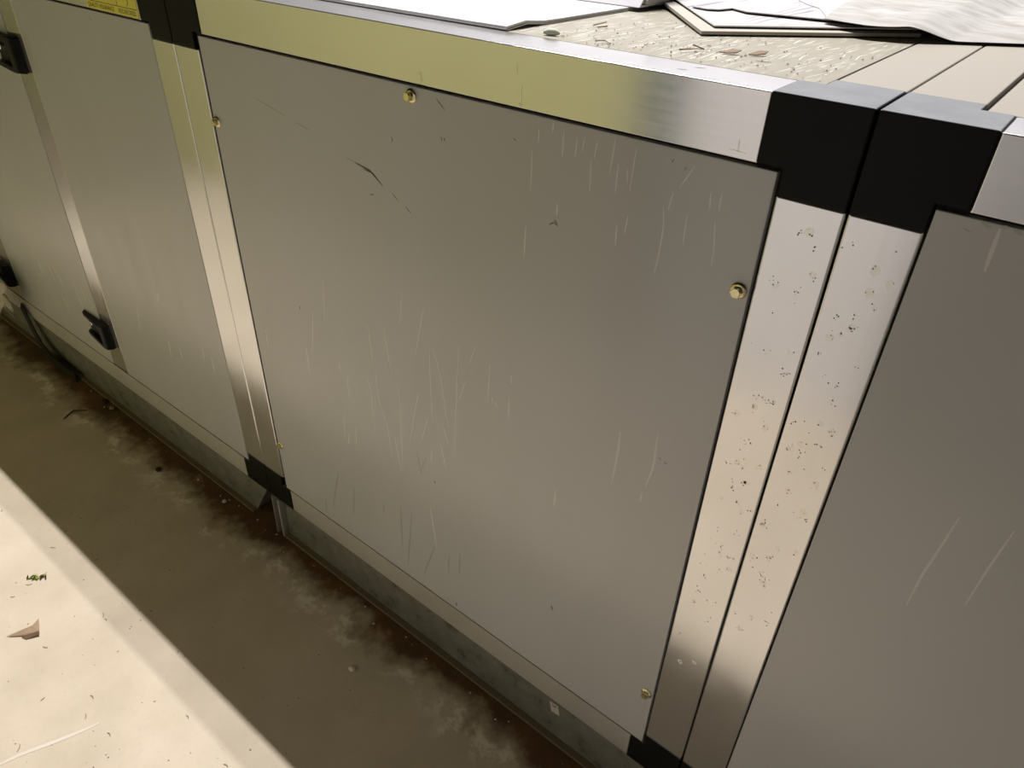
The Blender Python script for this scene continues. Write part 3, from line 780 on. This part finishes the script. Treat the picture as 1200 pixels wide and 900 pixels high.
# ------------------------------------------------------------------ floor litter
def pebble(x, y, r, label, m=None):
    mb = MB(); rnd = random.Random(int(x * 1000))
    k = 0; n1, n2 = 8, 12
    for i in range(n1 + 1):
        for j in range(n2):
            a, b = math.pi * i / n1, 2 * math.pi * j / n2
            q = Vector((math.sin(a) * math.cos(b), math.sin(a) * math.sin(b), math.cos(a)))
            s = r * (1 + 0.25 * noise.noise(q * 1.5 + Vector((x * 9, y * 9, 0))))
            mb.v.append((x + q.x * s * 1.15, y + q.y * s, r * 0.62 + q.z * s * 0.62))
    for i in range(n1):
        for j in range(n2):
            mb.f.append((i * n2 + j, i * n2 + (j + 1) % n2, (i + 1) * n2 + (j + 1) % n2, (i + 1) * n2 + j)); mb.m.append(0)
    return tag(obj('pebble', mb, m or M_stone, smooth=True), label, 'pebble', 'pebbles and clods on the floor')
pebble(-0.281, -0.033, 0.0055, 'white pebble on the rust stain left of the black bottom corner')
pebble(-0.415, -0.030, 0.0028, 'tiny white pebble on the rust stain, further left than the larger one')
pebble(0.387, -0.153, 0.0075, 'pale round pebble on bare floor in front of the middle section')
tw = MB().tube([(-0.975, -0.075, 0.002), (-0.995, -0.098, 0.004), (-1.005, -0.105, 0.003), (-0.995, -0.122, 0.004), (-0.992, -0.130, 0.003), (-0.985, -0.145, 0.002)], [0.0012, 0.002, 0.002, 0.002, 0.0024, 0.0016], 7)
tag(obj('twig', tw, M_twig, smooth=True), 'bent dark twig on the floor in front of the door', 'twig')
for x, y, r, lb in ((-0.538, -0.080, 0.008, 'black crumb in the lime stain below the left grey panel'), (-0.975, -0.018, 0.010, 'black clod against the base channel below the door, left of its pair'),
                    (-0.925, -0.020, 0.008, 'brown clod against the base channel below the door, right of its pair')):
    pebble(x, y, r, lb, M_twig if 'black' in lb else M_crumb)['category'] = 'clod'
# leaf: two folded facets with a dark curled edge
lf = MB()
lf.prism([(-0.269, -0.595, 0.002), (-0.242, -0.569, 0.003), (-0.221, -0.543, 0.010), (-0.249, -0.530, 0.017), (-0.245, -0.547, 0.013), (-0.253, -0.564, 0.010)], (0, 0, 0.0012), 0)
lf.prism([(-0.243, -0.575, 0.0005), (-0.230, -0.571, 0.0005), (-0.216, -0.546, 0.006), (-0.2215, -0.5435, 0.0105), (-0.240, -0.566, 0.0042)], (0, 0, 0.0008), 1)
tag(obj('dry_leaf', lf, [M_leaf_brown, M_leaf_dark]), 'folded dry brown leaf on the lit floor', 'leaf')
gl = MB(); rnd = random.Random(4)
for i in range(10):
    x, y = -0.407 + 0.0030 * i + rnd.uniform(-.004, .004), -0.488 + 0.0030 * i + rnd.uniform(-.005, .005)
    a = rnd.random() * 6.28; r = rnd.uniform(0.006, 0.010)
    gl.prism([(x - r * math.cos(a), y - r * math.sin(a), 0.001), (x + 0.4 * r * math.sin(a), y - 0.4 * r * math.cos(a), 0.004 + 0.004 * rnd.random()),
              (x + r * math.cos(a), y + r * math.sin(a), 0.003 + 0.006 * rnd.random()), (x - 0.4 * r * math.sin(a), y + 0.4 * r * math.cos(a), 0.002)], (0, 0, 0.001), 0 if i % 3 else 1)
tag(obj('green_sprig', gl, [M_green, M_twig]), 'small green scrap of leaves on the lit floor above the dry leaf', 'sprig')
gr = MB(); rnd = random.Random(21)
for _ in range(150):
    x, y = rnd.uniform(-0.75, 0.6), rnd.uniform(-0.75, -0.12)
    flake(gr, (x, y, 0.0), rnd.uniform(0.0009, 0.0024), rnd, 0, 0.3)
for _ in range(26):
    x, y = rnd.uniform(-0.6, 0.4), rnd.uniform(-0.72, -0.36); a = rnd.random() * 3.1; L = rnd.uniform(0.006, 0.016)
    gr.tube([(x, y, 0.001), (x + L * 0.5 * math.cos(a), y + L * 0.5 * math.sin(a), 0.002), (x + L * math.cos(a + .3), y + L * math.sin(a + .3), 0.001)], 0.0006, 5)
for _ in range(40):
    flake(gr, (rnd.uniform(-1.2, 1.0), -0.012 - abs(rnd.gauss(0, 0.02)), 0.0), rnd.uniform(0.001, 0.003), rnd, rnd.choice((0, 1)), 0.4)
tag(obj('floor_grit', gr, [M_crumb, M_stone]), 'dark specks and fibres of grit strewn over the concrete floor', 'grit', kind='stuff')
# loose sealing strip and a torn pale scrap at the far left
ss = MB(); P = [(-1.50, -0.004, 0.165), (-1.47, -0.008, 0.135), (-1.44, -0.012, 0.09), (-1.40, -0.016, 0.05), (-1.34, -0.020, 0.024), (-1.25, -0.020, 0.014), (-1.16, -0.018, 0.012)]
for a, b in zip(P, P[1:]):
    d = Vector((b[0] - a[0], b[2] - a[2])).normalized(); wx, wz = -d.y * 0.021, d.x * 0.021
    ss.prism([(a[0] + wx, a[1], max(0.001, a[2] + wz)), (a[0] - wx, a[1], max(0.001, a[2] - wz)), (b[0] - wx, b[1], max(0.001, b[2] - wz)), (b[0] + wx, b[1], max(0.001, b[2] + wz))], (0, -0.004, 0))
tag(obj('sealing_strip', ss, M_rubber), 'loose black sealing strip curling down to the floor at the far left', 'strip')
ts = MB(); rnd = random.Random(9); nu, nv = 9, 7
for i in range(nu + 1):
    for j in range(nv + 1):
        a, b = i / nu, j / nv
        x = -1.62 + 0.24 * a + 0.03 * rnd.random(); z = 0.315 - 0.15 * b - 0.05 * math.sin(a * 6) * b + 0.015 * rnd.random()
        ts.v.append((x, -0.055 - 0.02 * rnd.random() - 0.01 * b, z))
for i in range(nu):
    for j in range(nv):
        q = lambda ii, jj: ii * (nv + 1) + jj
        ts.f.append((q(i, j), q(i + 1, j), q(i + 1, j + 1), q(i, j + 1))); ts.m.append(0)
tso = obj('torn_plastic_scrap', ts, mat('pale_torn_plastic', (0.48, 0.44, 0.36), 0.5), smooth=True)
md = tso.modifiers.new('thickness', 'SOLIDIFY'); md.thickness = 0.001
tag(tso, 'torn pale plastic scrap caught on the handle at the far left', 'scrap')
